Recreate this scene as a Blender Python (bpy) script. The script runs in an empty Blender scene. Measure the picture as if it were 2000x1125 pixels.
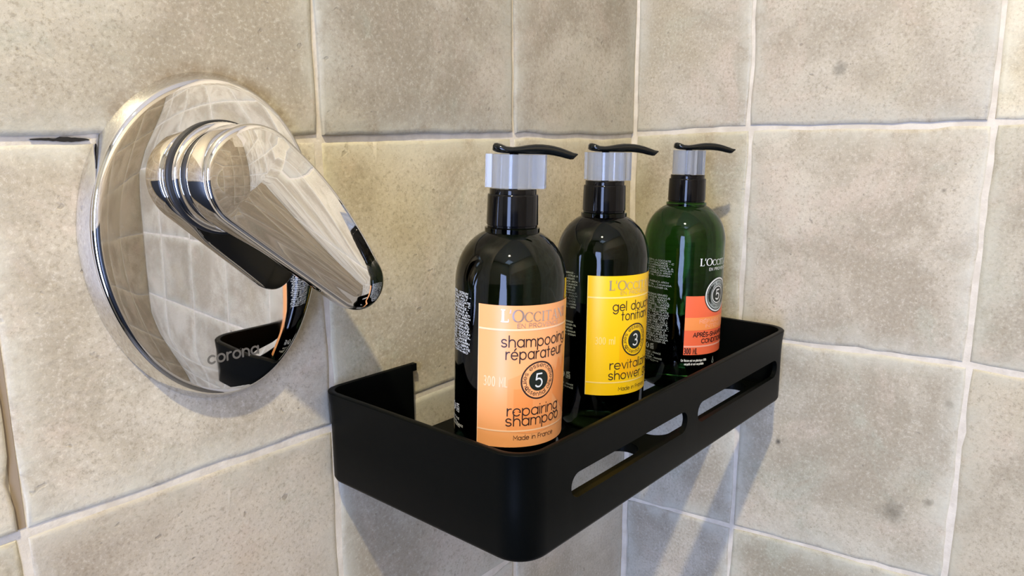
import bpy, bmesh, math, random
from mathutils import Vector, Matrix, Euler
random.seed(7)
PI = math.pi
scene = bpy.context.scene
col = scene.collection
T = 0.16            # one wall tile, in metres; everything is laid out in tile units
Z0 = 1.25           # height of the layout's origin above the floor, in metres
FLOOR, CEIL = -Z0 / T, 7.1
WY = 7.35           # depth of the shower (wall_left to wall_front)
WX = 10.5           # length of the room along wall_left

def U(x, y, z):
    return Vector((x * T, y * T, z * T + Z0))

# ------------------------------------------------------------------ camera
cam_d = bpy.data.cameras.new('camera')
cam_d.sensor_width = 36.0
cam_d.lens = 36.0 * 1449.43 / 2000.0
cam_d.clip_start = 0.01
cam = bpy.data.objects.new('camera', cam_d)
col.objects.link(cam)
R_ = Vector((0.653897, -0.756561, -0.005989))
F_ = Vector((0.741600, 0.642567, -0.192582))
R_.normalize(); F_ = (F_ - R_ * F_.dot(R_)).normalized()
U_ = R_.cross(F_)
m = Matrix((R_, U_, -F_)).transposed().to_4x4()
m.translation = U(-3.5136, -2.1681, -0.0176)
cam.matrix_world = m
scene.camera = cam

# ------------------------------------------------------------------ world, light, exposure
scene.view_settings.view_transform = 'Standard'
scene.view_settings.look = 'None'
scene.view_settings.gamma = 1.0
scene.view_settings.use_curve_mapping = False
scene.view_settings.exposure = 0.0

w = bpy.data.worlds.new('daylight')
scene.world = w
w.use_nodes = True
bg = w.node_tree.nodes['Background']
bg.inputs[0].default_value = (0.62, 0.78, 1.0, 1)
bg.inputs[1].default_value = 1.0

def area_light(name, loc, target, sx, sy, power, color, shape='RECTANGLE'):
    d = bpy.data.lights.new(name, 'AREA')
    d.shape = shape
    d.size, d.size_y = sx * T, sy * T
    d.energy = power
    d.color = color
    o = bpy.data.objects.new(name, d)
    col.objects.link(o)
    o.location = loc
    o.rotation_euler = (Vector(target) - Vector(loc)).to_track_quat('-Z', 'Y').to_euler()
    return o

LAMP = (-5.8, -3.5, 6.98)
area_light('lamp_light', U(*LAMP), U(LAMP[0], LAMP[1], -5), 0.32, 0.32, 28.0, (1.0, 0.865, 0.57), 'DISK')
# daylight that enters through the window of wall_back
WIN_Y, WIN_Z = (-6.3, -3.3), (-5.0, 2.8)
area_light('window_daylight', U(-WX - 0.35, sum(WIN_Y) / 2, sum(WIN_Z) / 2), U(0, sum(WIN_Y) / 2, sum(WIN_Z) / 2),
           WIN_Y[1] - WIN_Y[0] + .3, WIN_Z[1] - WIN_Z[0] + .3, 42.0, (0.43, 0.56, 1.0))
# added bluish fill light under the ceiling, not a known source
area_light('added_ceiling_fill', U(-8.6, -5.6, CEIL - 0.02), U(-8.6, -5.6, 0), 2.2, 2.2, 2.0, (0.50, 0.70, 1.0))

# ------------------------------------------------------------------ helpers
def link(name, mesh, mat=None, parent=None, kind=None, label=None, smooth=False):
    o = bpy.data.objects.new(name, mesh)
    col.objects.link(o)
    if mat is not None:
        for mm in (mat if isinstance(mat, (list, tuple)) else [mat]):
            mesh.materials.append(mm)
    if parent is not None:
        o.parent = parent
    if kind:
        o['kind'] = kind
    if label:
        o['label'] = label
    if smooth:
        mesh.polygons.foreach_set('use_smooth', [True] * len(mesh.polygons))
    return o

def mesh_from(name, verts, faces, idx=None):
    me = bpy.data.meshes.new(name)
    me.from_pydata([tuple(v) for v in verts], [], faces)
    if idx:
        me.polygons.foreach_set('material_index', idx)
    me.update()
    return me

def fix_normals(me, merge=None):
    bm = bmesh.new(); bm.from_mesh(me)
    if merge:
        bmesh.ops.remove_doubles(bm, verts=bm.verts, dist=merge)
        bmesh.ops.dissolve_degenerate(bm, dist=merge, edges=bm.edges)
    bmesh.ops.recalc_face_normals(bm, faces=bm.faces)
    bm.to_mesh(me); bm.free()

def sharp_by_angle(me, deg):
    bm = bmesh.new(); bm.from_mesh(me)
    for e in bm.edges:
        e.smooth = not (len(e.link_faces) == 2 and e.calc_face_angle(0) > math.radians(deg))
    for f in bm.faces:
        f.smooth = True
    bm.to_mesh(me); bm.free()

def thing(name, label, cat, loc, group=None):
    o = bpy.data.objects.new(name, None)
    col.objects.link(o)
    o.empty_display_size = 0.02
    o.location = loc
    o['label'] = label; o['category'] = cat
    if group: o['group'] = group
    return o

def box_mesh(name, lo, hi):
    x0, y0, z0 = lo; x1, y1, z1 = hi
    v = [(x0,y0,z0),(x1,y0,z0),(x1,y1,z0),(x0,y1,z0),(x0,y0,z1),(x1,y0,z1),(x1,y1,z1),(x0,y1,z1)]
    return mesh_from(name, v, [(0,3,2,1),(4,5,6,7),(0,1,5,4),(1,2,6,5),(2,3,7,6),(3,0,4,7)])

def lathe(name, prof, n=96, close=True):
    """prof: list of (r, z), bottom to top; r=0 allowed at the ends."""
    v, f = [], []
    rings = []
    for r, z in prof:
        if r < 1e-9:
            rings.append([len(v)]); v.append((0, 0, z))
        else:
            rings.append(list(range(len(v), len(v) + n)))
            v += [(r * math.cos(2*PI*i/n), r * math.sin(2*PI*i/n), z) for i in range(n)]
    for a, b in zip(rings, rings[1:]):
        for i in range(n):
            j = (i + 1) % n
            if len(a) == 1: f.append((a[0], b[j], b[i]))
            elif len(b) == 1: f.append((a[i], a[j], b[0]))
            else: f.append((a[i], a[j], b[j], b[i]))
    me = mesh_from(name, v, f)
    fix_normals(me)
    return me

# ------------------------------------------------------------------ materials
def new_mat(name):
    mt = bpy.data.materials.new(name)
    mt.use_nodes = True
    nt = mt.node_tree
    return mt, nt, nt.nodes['Principled BSDF']

def simple(name, color, rough=0.5, metal=0.0, **kw):
    mt, nt, b = new_mat(name)
    b.inputs['Base Color'].default_value = (*color, 1)
    b.inputs['Roughness'].default_value = rough
    b.inputs['Metallic'].default_value = metal
    for k, v in kw.items():
        b.inputs[k].default_value = v
    return mt

def N(nt, t, **kw):
    n = nt.nodes.new(t)
    for k, v in kw.items():
        if hasattr(n, k): setattr(n, k, v)
        else: n.inputs[k].default_value = v
    return n

def mixc(nt, fac, a, b, mode='MIX'):
    n = nt.nodes.new('ShaderNodeMix'); n.data_type = 'RGBA'; n.blend_type = mode
    for s, v in ((n.inputs[0], fac), (n.inputs[6], a), (n.inputs[7], b)):
        if isinstance(v, bpy.types.NodeSocket): nt.links.new(v, s)
        elif isinstance(v, tuple): s.default_value = (*v, 1)
        else: s.default_value = v
    return n.outputs[2]

def math_n(nt, op, a, b=None, clamp=False):
    n = nt.nodes.new('ShaderNodeMath'); n.operation = op; n.use_clamp = clamp
    for s, v in ((n.inputs[0], a), (n.inputs[1], b)):
        if v is None: continue
        if isinstance(v, bpy.types.NodeSocket): nt.links.new(v, s)
        else: s.default_value = v
    return n.outputs[0]

def ramp(nt, fac, lo, hi):
    n = nt.nodes.new('ShaderNodeMapRange'); n.interpolation_type = 'SMOOTHSTEP'
    nt.links.new(fac, n.inputs[0])
    n.inputs[1].default_value = lo; n.inputs[2].default_value = hi
    return n.outputs[0]

def noise(nt, vec, scale, detail=4, rough=0.6, dist=0.0):
    n = nt.nodes.new('ShaderNodeTexNoise')
    nt.links.new(vec, n.inputs['Vector'])
    n.inputs['Scale'].default_value = scale
    n.inputs['Detail'].default_value = detail
    n.inputs['Roughness'].default_value = rough
    n.inputs['Distortion'].default_value = dist
    return n.outputs['Fac']

STAINS = [  # (position in tile units, radius, strength, colour): wear with a shape of its own
    ((0, -1.045, 0.293), 0.045, 0.55, (0.10, 0.10, 0.08)),
    ((0, -1.16, 0.26), 0.10, 0.22, (0.22, 0.18, 0.11)),
    ((0, -1.425, -1.69), 0.085, 0.60, (0.10, 0.09, 0.06)),
    ((0, -1.565, -1.60), 0.030, 0.60, (0.12, 0.10, 0.06)),
    ((0, -0.882, -1.495), 0.022, 0.85, (0.04, 0.035, 0.03)),
    ((0, -1.60, -1.13), 0.030, 0.40, (0.15, 0.13, 0.08)),
    ((0, -1.497, -0.224), 0.014, 0.60, (0.10, 0.08, 0.05)),
    ((-0.80, 0, 0.10), 0.018, 0.45, (0.14, 0.12, 0.08)),
]

def tile_material(name, tint=(1, 1, 1), stains=True):
    mt, nt, b = new_mat(name)
    L = nt.links
    geo = N(nt, 'ShaderNodeNewGeometry')
    oi = N(nt, 'ShaderNodeObjectInfo')
    sc = N(nt, 'ShaderNodeVectorMath', operation='SCALE'); L.new(geo.outputs['Position'], sc.inputs[0]); sc.inputs['Scale'].default_value = 1 / T
    off = N(nt, 'ShaderNodeVectorMath', operation='SCALE'); off.inputs[0].default_value = (37, 53, 71); L.new(oi.outputs['Random'], off.inputs['Scale'])
    vec = N(nt, 'ShaderNodeVectorMath', operation='ADD'); L.new(sc.outputs[0], vec.inputs[0]); L.new(off.outputs[0], vec.inputs[1])
    v = vec.outputs[0]
    n1 = noise(nt, v, 1.5, 5, 0.62, 0.4)
    n2 = noise(nt, v, 2.7, 5, 0.65, 0.6)
    n3 = noise(nt, v, 75, 3, 0.75)
    n4 = noise(nt, v, 9, 6, 0.7)
    c = mixc(nt, ramp(nt, n1, .38, .64), (.405, .352, .275), (.615, .558, .465))
    c = mixc(nt, math_n(nt, 'MULTIPLY', ramp(nt, n2, .52, .70), .6), c, (.600, .500, .415))
    c = mixc(nt, math_n(nt, 'MULTIPLY', ramp(nt, n2, .46, .30), .55), c, (.455, .455, .375))
    n5 = noise(nt, v, 1.1, 3, 0.5)
    c = mixc(nt, math_n(nt, 'MULTIPLY', ramp(nt, n5, .55, .75), .5), c, (.50, .43, .30))
    # speckle and mottling
    c = mixc(nt, math_n(nt, 'MULTIPLY', ramp(nt, n3, .52, .66), .50), c, (.30, .255, .19))
    c = mixc(nt, math_n(nt, 'MULTIPLY', ramp(nt, n3, .47, .32), .38), c, (.76, .71, .62))
    c = mixc(nt, math_n(nt, 'MULTIPLY', ramp(nt, n4, .55, .75), .25), c, (.40, .345, .265))
    # fine pits
    pit = noise(nt, v, 26, 2, 0.5)
    c = mixc(nt, math_n(nt, 'MULTIPLY', ramp(nt, pit, .70, .78), .55), c, (.26, .22, .17))
    # pale scratches
    st = N(nt, 'ShaderNodeMapping'); L.new(v, st.inputs[0]); st.inputs['Rotation'].default_value = (0.4, 0.5, 0.3); st.inputs['Scale'].default_value = (9, 9, 1.6)
    sn = noise(nt, st.outputs[0], 2.0, 3, 0.5, 0.7)
    c = mixc(nt, math_n(nt, 'MULTIPLY', ramp(nt, sn, .73, .80), .42), c, (.86, .80, .70))
    # worn, paler tile margin
    at = N(nt, 'ShaderNodeAttribute', attribute_name='edge')
    ed = math_n(nt, 'MULTIPLY', math_n(nt, 'POWER', at.outputs['Fac'], 2.0), ramp(nt, n4, .30, .62))
    c = mixc(nt, math_n(nt, 'MULTIPLY', ed, .80), c, (.60, .575, .495))
    # per-tile value
    c = mixc(nt, 1.0, c, oi.outputs['Color'], 'MULTIPLY')
    c = mixc(nt, 1.0, c, tint, 'MULTIPLY')
    if stains:
        wob = noise(nt, sc.outputs[0], 16, 4, 0.7)
        for pos, r, s, colr in STAINS:
            d = N(nt, 'ShaderNodeVectorMath', operation='DISTANCE'); L.new(sc.outputs[0], d.inputs[0])
            d.inputs[1].default_value = (pos[0], pos[1], pos[2] + Z0 / T)
            dd = math_n(nt, 'MULTIPLY', d.outputs['Value'], math_n(nt, 'ADD', math_n(nt, 'MULTIPLY', wob, 2.4), -.2))
            c = mixc(nt, math_n(nt, 'MULTIPLY', ramp(nt, dd, r, 0.0), s), c, colr)
        # lime and rust line hugging the upper edge of the mixer plate
        sep = N(nt, 'ShaderNodeSeparateXYZ'); L.new(sc.outputs[0], sep.inputs[0])
        ex = math_n(nt, 'DIVIDE', math_n(nt, 'ADD', sep.outputs[0], 2.400), .392)
        zz = math_n(nt, 'ADD', sep.outputs[2], -(Z0 / T) + .315)
        ez = math_n(nt, 'DIVIDE', zz, .520)
        rr = math_n(nt, 'SQRT', math_n(nt, 'ADD', math_n(nt, 'MULTIPLY', ex, ex), math_n(nt, 'MULTIPLY', ez, ez)))
        band = ramp(nt, rr, 1.07, .99)
        up = ramp(nt, zz, .10, .45)
        on = ramp(nt, sep.outputs[1], -.2, -.1)
        k = math_n(nt, 'MULTIPLY', math_n(nt, 'MULTIPLY', band, up), math_n(nt, 'MULTIPLY', on, ramp(nt, wob, .35, .65)))
        c = mixc(nt, math_n(nt, 'MULTIPLY', k, .60), c, (.19, .135, .075))
    L.new(c, b.inputs['Base Color'])
    b.inputs['Roughness'].default_value = .48
    b.inputs['Specular IOR Level'].default_value = .35
    h = math_n(nt, 'ADD', math_n(nt, 'MULTIPLY', n1, .9), math_n(nt, 'MULTIPLY', n4, .30))
    h = math_n(nt, 'ADD', h, math_n(nt, 'MULTIPLY', n3, .05))
    h = math_n(nt, 'ADD', h, math_n(nt, 'MULTIPLY', ramp(nt, sn, .70, .80), .06))
    h = math_n(nt, 'ADD', h, math_n(nt, 'MULTIPLY', ramp(nt, pit, .70, .78), -.08))
    bp = N(nt, 'ShaderNodeBump'); bp.inputs['Strength'].default_value = .55; bp.inputs['Distance'].default_value = .0035
    L.new(h, bp.inputs['Height']); L.new(bp.outputs[0], b.inputs['Normal'])
    return mt

def grout_material():
    mt, nt, b = new_mat('grout')
    geo = N(nt, 'ShaderNodeNewGeometry')
    n1 = noise(nt, geo.outputs['Position'], 60, 4)
    n2 = noise(nt, geo.outputs['Position'], 700, 3)
    c = mixc(nt, ramp(nt, n1, .35, .65), (.57, .515, .425), (.68, .625, .53))
    nt.links.new(c, b.inputs['Base Color'])
    b.inputs['Roughness'].default_value = .85
    bp = N(nt, 'ShaderNodeBump'); bp.inputs['Strength'].default_value = .4; bp.inputs['Distance'].default_value = .0015
    h = math_n(nt, 'ADD', n1, math_n(nt, 'MULTIPLY', n2, .3))
    nt.links.new(h, bp.inputs['Height']); nt.links.new(bp.outputs[0], b.inputs['Normal'])
    return mt

M_TILE = tile_material('cement_tile', (.945, .955, .92))
M_TILE_FAR = tile_material('cement_tile_front_wall', (.72, .68, .62), False)  # same tile darkened, standing for the front wall being less lit
M_GROUT = grout_material()
M_GAP = simple('missing_grout', (.012, .010, .008), .9)
M_PLASTER = simple('grey_plaster', (.30, .31, .33), .8)
M_CEIL = simple('ceiling_paint', (.80, .80, .79), .8)
M_FLOOR = simple('floor_screed', (.09, .085, .08), .5)
M_FRAME = simple('window_frame_paint', (.75, .76, .78), .4)

def chrome_material(name, streak=True):
    mt, nt, b = new_mat(name)
    b.inputs['Base Color'].default_value = (.83, .825, .81, 1)
    b.inputs['Metallic'].default_value = 1.0
    tc = N(nt, 'ShaderNodeTexCoord')
    mp = N(nt, 'ShaderNodeMapping'); nt.links.new(tc.outputs['Object'], mp.inputs[0]); mp.inputs['Scale'].default_value = (1, 1, .22)
    n1 = noise(nt, mp.outputs[0], 90, 4, .6)
    n2 = noise(nt, tc.outputs['Object'], 260, 2, .5)
    r = math_n(nt, 'ADD', math_n(nt, 'MULTIPLY', ramp(nt, n1, .52, .8), .10), .018)
    r = math_n(nt, 'ADD', r, math_n(nt, 'MULTIPLY', ramp(nt, n2, .70, .76), .12))
    nt.links.new(r, b.inputs['Roughness'])
    c = mixc(nt, math_n(nt, 'MULTIPLY', ramp(nt, n1, .55, .8), .35), (.76, .745, .715), (.60, .57, .52))
    nt.links.new(c, b.inputs['Base Color'])
    return mt
M_CHROME = chrome_material('chrome')
M_SEAL_BLACK = simple('black_rubber', (.012, .012, .013), .5)
M_ENGRAVE = simple('engraved_mark', (.26, .25, .225), .45, .7)

def shelf_material():
    mt, nt, b = new_mat('matte_black_coating')
    b.inputs['Base Color'].default_value = (.0018, .0023, .0021, 1)
    geo = N(nt, 'ShaderNodeNewGeometry')
    n1 = noise(nt, geo.outputs['Position'], 2600, 2)
    b.inputs['Roughness'].default_value = .37
    b.inputs['Specular IOR Level'].default_value = .05
    bp = N(nt, 'ShaderNodeBump'); bp.inputs['Strength'].default_value = .10; bp.inputs['Distance'].default_value = .0004
    nt.links.new(n1, bp.inputs['Height']); nt.links.new(bp.outputs[0], b.inputs['Normal'])
    return mt
M_SHELF = shelf_material()

def bottle_glass(name, tint, rough=.04):
    mt, nt, b = new_mat(name)
    b.inputs['Base Color'].default_value = (*tint, 1)
    b.inputs['Roughness'].default_value = rough
    b.inputs['IOR'].default_value = 1.34
    b.inputs['Transmission Weight'].default_value = 1.0
    geo = N(nt, 'ShaderNodeNewGeometry')
    n1 = noise(nt, geo.outputs['Position'], 55, 2, .4)
    bp = N(nt, 'ShaderNodeBump'); bp.inputs['Strength'].default_value = .17; bp.inputs['Distance'].default_value = .002
    nt.links.new(n1, bp.inputs['Height']); nt.links.new(bp.outputs[0], b.inputs['Normal'])
    return mt
M_GLASS = [bottle_glass('dark_green_plastic', (.010, .020, .010)), bottle_glass('dark_green_plastic_two', (.010, .022, .010)),
           bottle_glass('green_plastic', (.045, .175, .032))]
M_CAP = simple('black_gloss_plastic', (.003, .003, .0034), .09, **{'Specular IOR Level': .26})
M_HEAD = simple('black_gloss_pump', (.004, .005, .005), .12, **{'Specular IOR Level': .32})
def clip_material():
    mt, nt, b = new_mat('translucent_clip')
    b.inputs['Base Color'].default_value = (.66, .71, .80, 1)
    b.inputs['Roughness'].default_value = .16
    b.inputs['IOR'].default_value = 1.42
    b.inputs['Transmission Weight'].default_value = .78
    return mt
M_CLIP = clip_material()

def paper(name, c, rough=.38):
    return simple(name, c, rough)
M_PEACH = paper('peach_print', (.90, .400, .155))
M_PEACH_D = paper('peach_print_deep', (.86, .300, .085))
M_PEACH_D2 = paper('peach_print_mid', (.89, .345, .115))
M_PEACH_L = paper('pale_peach_print', (.95, .62, .38))
M_YELLOW = paper('yellow_print', (.90, .560, .003))
M_YELLOW_D = paper('yellow_print_deep', (.89, .46, .003))
M_YELLOW_L = paper('pale_yellow_print', (.93, .70, .20))
M_CORAL = paper('coral_print', (.86, .150, .060))
M_CORAL_L = paper('pale_coral_print', (.92, .42, .30))
M_ORANGE = paper('orange_print', (.90, .300, .085))
M_INK = paper('brown_black_ink', (.030, .012, .010), .5)
M_INKB = paper('black_green_ink', (.008, .014, .010), .4)
M_WHITE = paper('white_ink', (.72, .74, .72), .5)
M_GREY = paper('grey_ink', (.36, .40, .38), .5)
M_DIM = paper('thin_white_ink', (.30, .34, .31), .5)
M_SILVER_P = simple('silver_foil_on_peach', (.82, .66, .60), .28, .85)
M_SILVER_Y = simple('silver_foil_on_yellow', (.86, .74, .48), .28, .85)
M_SILVER = simple('silver_foil', (.80, .74, .78), .25, .6)

# ------------------------------------------------------------------ room shell
def structure(name, mesh, mat):
    return link(name, mesh, mat, kind='structure')

def wbox(name, lo, hi):
    return box_mesh(name, U(*lo), U(*hi))

structure('floor', wbox('floor', (-WX - .6, -WY - .6, FLOOR - .3), (.6, .6, FLOOR)), M_FLOOR)
structure('ceiling', wbox('ceiling', (-WX - .6, -WY - .6, CEIL), (.6, .6, CEIL + .3)), M_CEIL)
wall_left = structure('wall_left', wbox('wall_left', (-WX, .0055, FLOOR), (.6, .6, CEIL)), M_GROUT)
wall_right = structure('wall_right', wbox('wall_right', (.0055, -WY - .6, FLOOR), (.6, .0055, CEIL)), M_GROUT)
wall_front = structure('wall_front', wbox('wall_front', (-WX, -WY - .6, FLOOR), (0, -WY, CEIL)), M_GROUT)
# wall_back with its window opening
def wall_with_window():
    x0, x1 = -WX - .6, -WX
    y0, y1 = -WY - .6, .6
    parts = [((x0, y0, FLOOR), (x1, WIN_Y[0], CEIL)), ((x0, WIN_Y[1], FLOOR), (x1, y1, CEIL)),
             ((x0, WIN_Y[0], FLOOR), (x1, WIN_Y[1], WIN_Z[0])), ((x0, WIN_Y[0], WIN_Z[1]), (x1, WIN_Y[1], CEIL))]
    v, f = [], []
    for lo, hi in parts:
        b = box_mesh('tmp', U(*lo), U(*hi)); n = len(v)
        v += [tuple(q.co) for q in b.vertices]; f += [tuple(i + n for i in p.vertices) for p in b.polygons]
        bpy.data.meshes.remove(b)
    return mesh_from('wall_back', v, f)
structure('wall_back', wall_with_window(), M_PLASTER)
M_DARK = simple('added_dark_panel', (.016, .020, .028), .35)  # added unseen panels, dark to stand for the unlit room in reflections
structure('added_panel_2', wbox('added_panel_2', (-WX, -WY, FLOOR), (-4.75, -WY + .10, -.25)), M_DARK)
structure('added_panel_3', wbox('added_panel_3', (-WX, WIN_Y[1], FLOOR), (-WX + .10, 0, -.25)), M_DARK)
structure('added_panel_4', wbox('added_panel_4', (-WX, -WY, FLOOR), (-WX + .10, WIN_Y[0], -.25)), M_DARK)
win = structure('window_1', None, None)
for nm, lo, hi in (('window_frame', (0, 0, 0), (1, .07, 1)), ('window_frame', (0, .93, 0), (1, 1, 1)),
                   ('window_rail', (0, .07, 0), (1, .93, .02)), ('window_rail', (0, .07, .98), (1, .93, 1))):
    y0, y1 = WIN_Y; z0, z1 = WIN_Z
    a = (-WX - .25, y0 + (y1 - y0) * lo[1], z0 + (z1 - z0) * lo[2]); b_ = (-WX - .10, y0 + (y1 - y0) * hi[1], z0 + (z1 - z0) * hi[2])
    link(nm, wbox(nm, a, b_), M_FRAME, win)

GAP = .021
TH = .016          # how far a tile stands proud of the grout bed
def tile_mesh(c00, c10, c11, c01, to3, seed, lift=0.0, simple_=False):
    """four corner points in the wall's plane (u, z), to3(u, z, h) -> tile-unit xyz."""
    rnd = random.Random(seed)
    n = 3 if simple_ else 14
    cs = [Vector(c) for c in (c00, c10, c11, c01)]
    cen = sum(cs, Vector((0, 0))) / 4
    out = []
    for k in range(4):
        a, b = cs[k], cs[(k + 1) % 4]
        d = (b - a).normalized(); nrm = Vector((d.y, -d.x))
        w1, w2, w3 = [rnd.uniform(-.0035, .0035) for _ in range(3)]
        for i in range(n):
            t = i / n
            wv = w1 * math.sin(PI * t) + w2 * math.sin(2 * PI * t) + w3 * math.sin(5 * PI * t) + rnd.uniform(-.0022, .0022)
            if rnd.random() < .05: wv -= rnd.uniform(0, .008)
            if i == 0: wv = -.004
            out.append(a.lerp(b, t) + nrm * wv)
    tx, tz = rnd.uniform(-.003, .003), rnd.uniform(-.003, .003)
    def H(p, h): return h + lift + tx * (p.x - cen.x) + tz * (p.y - cen.y)
    m_ = len(out)
    layers = [(0.0, 0.0, True), (0.0, TH - .006, False), (.006, TH - .0012, False), (.016, TH, False), (.12, TH, False)]
    if simple_: layers = [layers[0], layers[1], layers[3], layers[4]]
    v, f, e = [], [], []
    for ins, h, flat in layers:
        for p in out:
            q = p + (cen - p).normalized() * ins * (1.3 if ins < .1 else 1.25)
            v.append(to3(q.x, q.y, -.004 if flat else H(q, h)))
            e.append(1.0 if ins < .1 else 0.0)
    v.append(to3(cen.x, cen.y, H(cen, TH))); e.append(0.0)
    for k in range(len(layers) - 1):
        for i in range(m_):
            j = (i + 1) % m_
            f.append((k*m_+i, k*m_+j, (k+1)*m_+j, (k+1)*m_+i))
    k = len(layers) - 1
    for i in range(m_):
        f.append((k*m_+i, k*m_+(i+1) % m_, len(v) - 1))
    me = mesh_from('tile', v, f)
    at = me.attributes.new('edge', 'FLOAT', 'POINT')
    at.data.foreach_set('value', e)
    fix_normals(me)
    sharp_by_angle(me, 50)
    return me

def lay(parent, us, rows, to3, mat, seed, first_gap=.012, last_gap=.012, far=lambda i, j: False, lifts={}, tints={}):
    """us: joint positions (or per-row function), rows: list of lists of joint heights per column node."""
    for j in range(len(rows) - 1):
        for i in range(len(us(0)) - 1):
            u = us(j)
            g = GAP / 2
            gl = first_gap if i == 0 else g
            gr = last_gap if i == len(u) - 2 else g
            c00 = (u[i] + gl, rows[j][i] + g); c10 = (u[i+1] - gr, rows[j][i+1] + g)
            c11 = (u[i+1] - gr, rows[j+1][i+1] - g); c01 = (u[i] + gl, rows[j+1][i] - g)
            me = tile_mesh(c00, c10, c11, c01, to3, seed * 1000 + j * 40 + i, lifts.get((i, j), random.Random(seed * 77 + j * 31 + i).uniform(-.001, .003)), far(i, j))
            o = link('tile', me, mat, parent)
            k = random.Random(seed * 91 + j * 17 + i).uniform(.90, 1.04)
            o.color = (*tints.get((i, j), (k, k, k)), 1)

# left wall: u = -x measured from the room corner
def toA(u, z, h): return U(-u, TH - h, z)
uA = [0, .997, 2.003, 3.0, 4.0, 5.0, 6.0, 7.0, 8.0, 9.0, 10.0]
def jit(k): return random.Random(k).uniform(-.015, .015)
rowsA = [[-5.1] * 11, [-4.1] * 11, [-3.08] * 11,
         [-2.085, -2.015, -2.05, -2.06, -2.06] + [-2.06] * 6,
         [-.998, -1.004, -1.036, -1.031, -1.035] + [-1.03] * 6,
         [.011, .011, .000, -.004, -.006] + [0.0] * 6,
         [1.02] * 11, [2.03] * 11, [3.03] * 11]
def usA(j):
    return uA
lay(wall_left, usA, rowsA, toA, M_TILE, 1, first_gap=.020, far=lambda i, j: i > 4 or j < 2 or j > 6,
    lifts={(0, 5): .010, (1, 5): .010, (2, 5): .006, (3, 5): .004, (0, 4): .000, (1, 4): -.001, (2, 4): -.0015, (3, 4): .008, (2, 3): -.001, (1, 3): -.001},
    tints={(0, 5): (.80, .80, .81), (1, 5): (.78, .79, .81), (2, 5): (.90, .90, .89), (3, 5): (.93, .92, .90), (0, 4): (.97, .93, .84), (1, 4): (1.0, .97, .86), (2, 4): (1.08, 1.07, 1.06), (3, 4): (1.08, 1.06, 1.04),  # yellowish tiles near the corner carry warm bounced light in their tint
           (2, 3): (.90, .87, .86), (1, 3): (.84, .84, .84), (0, 3): (.86, .88, .88), (3, 3): (.98, .97, .94)})
# right wall: u = -y measured from the corner
def toB(u, z, h): return U(TH - h, -u, z)
uB = [0, .643, 1.645, 2.648, 3.65, 4.65, 5.65, 6.65, WY]
rowsB = [[-5.05] * 9, [-4.03] * 9, [-3.02] * 9,
         [-2.088, -2.038, -1.955, -1.950, -1.96] + [-1.97] * 4,
         [-1.000, -.985, -.948, -.962, -.965] + [-.97] * 4,
         [.022, .043, .047, .051, .05] + [.045] * 4,
         [1.05] * 9, [2.06] * 9, [3.06] * 9]
def usB(j):
    a = list(uB)
    if j == 5: a[1] -= .006; a[2] -= .008
    if j == 3: a[1] += .022; a[2] += .012
    if j == 4: a[1] += .004; a[2] += .002
    if j <= 2: a[1] += .018; a[2] += .018
    return a
lay(wall_right, usB, rowsB, toB, M_TILE, 2, first_gap=.016, far=lambda i, j: i > 2 or j < 2 or j > 6,
    lifts={(1, 5): .004, (2, 5): .002, (0, 5): .003, (0, 4): .000, (1, 4): .000, (2, 4): .000},
    tints={(0, 5): (.92, .91, .90), (1, 5): (.90, .89, .88), (2, 5): (1.15, 1.13, 1.06), (0, 4): (.90, .88, .80), (1, 4): (.98, .96, .93), (2, 4): (.90, .89, .84),
           (0, 3): (.92, .93, .93), (1, 3): (.97, .96, .92), (2, 3): (.88, .85, .78), (0, 2): (.90, .91, .92), (1, 2): (.90, .91, .87), (2, 2): (.9, .9, .86)})
# front wall (seen only in the chrome)
def toC(u, z, h): return U(-u, -WY + h, z)
uC = [0, .7, 1.7, 2.7, 3.7, 4.7, 5.7, 6.7, 7.7, 8.7, 9.7]
rowsC = [[-5.0 + k] * 11 for k in range(9)]
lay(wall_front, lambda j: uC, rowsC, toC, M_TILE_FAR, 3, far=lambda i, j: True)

# caulk bead in the room corner
def corner_bead():
    v, f = [], []
    zs = [FLOOR + (CEIL - FLOOR) * k / 160 for k in range(161)]
    rnd = random.Random(3)
    for z in zs:
        w1 = .017 + rnd.uniform(-.003, .003); w2 = .017 + rnd.uniform(-.003, .003)
        v += [U(-w1, .014, z), U(-w1, .001, z), U(.001, -w2, z), U(.014, -w2, z)]
    for k in range(160):
        for q in range(3):
            f.append((4*k+q, 4*k+q+1, 4*k+q+5, 4*k+q+4))
    me = mesh_from('corner_bead', v, f); fix_normals(me)
    return me
structure('trim_1', corner_bead(), M_GROUT)

# black gap where grout is missing left of the mixer plate
def gap_mesh():
    v, f = [], []
    rnd = random.Random(5)
    n = 16
    x0, x1 = -2.865, -2.725
    for i in range(n + 1):
        t = i / n
        hw = (.0055 * math.sin(PI * min(1, t * 1.02 + .02)) ** .5 + .001) * (1 if t > .45 else .55)
        zc = -.0035 + rnd.uniform(-.001, .001)
        v += [U(x0 + (x1 - x0) * t, -.0002, zc - hw), U(x0 + (x1 - x0) * t, -.0002, zc + hw), U(x0 + (x1 - x0) * t, .0150, zc + hw), U(x0 + (x1 - x0) * t, .0150, zc - hw)]
    for i in range(n):
        a, b = 4*i, 4*i+4
        f += [(a, b, b+1, a+1), (a+1, b+1, b+2, a+2), (a+3, b+3, b, a)]
    me = mesh_from('grout_gap', v, f); fix_normals(me)
    return me
link('grout_gap', gap_mesh(), M_GAP, wall_left, label='black gap in the joint left of the mixer')

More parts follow.
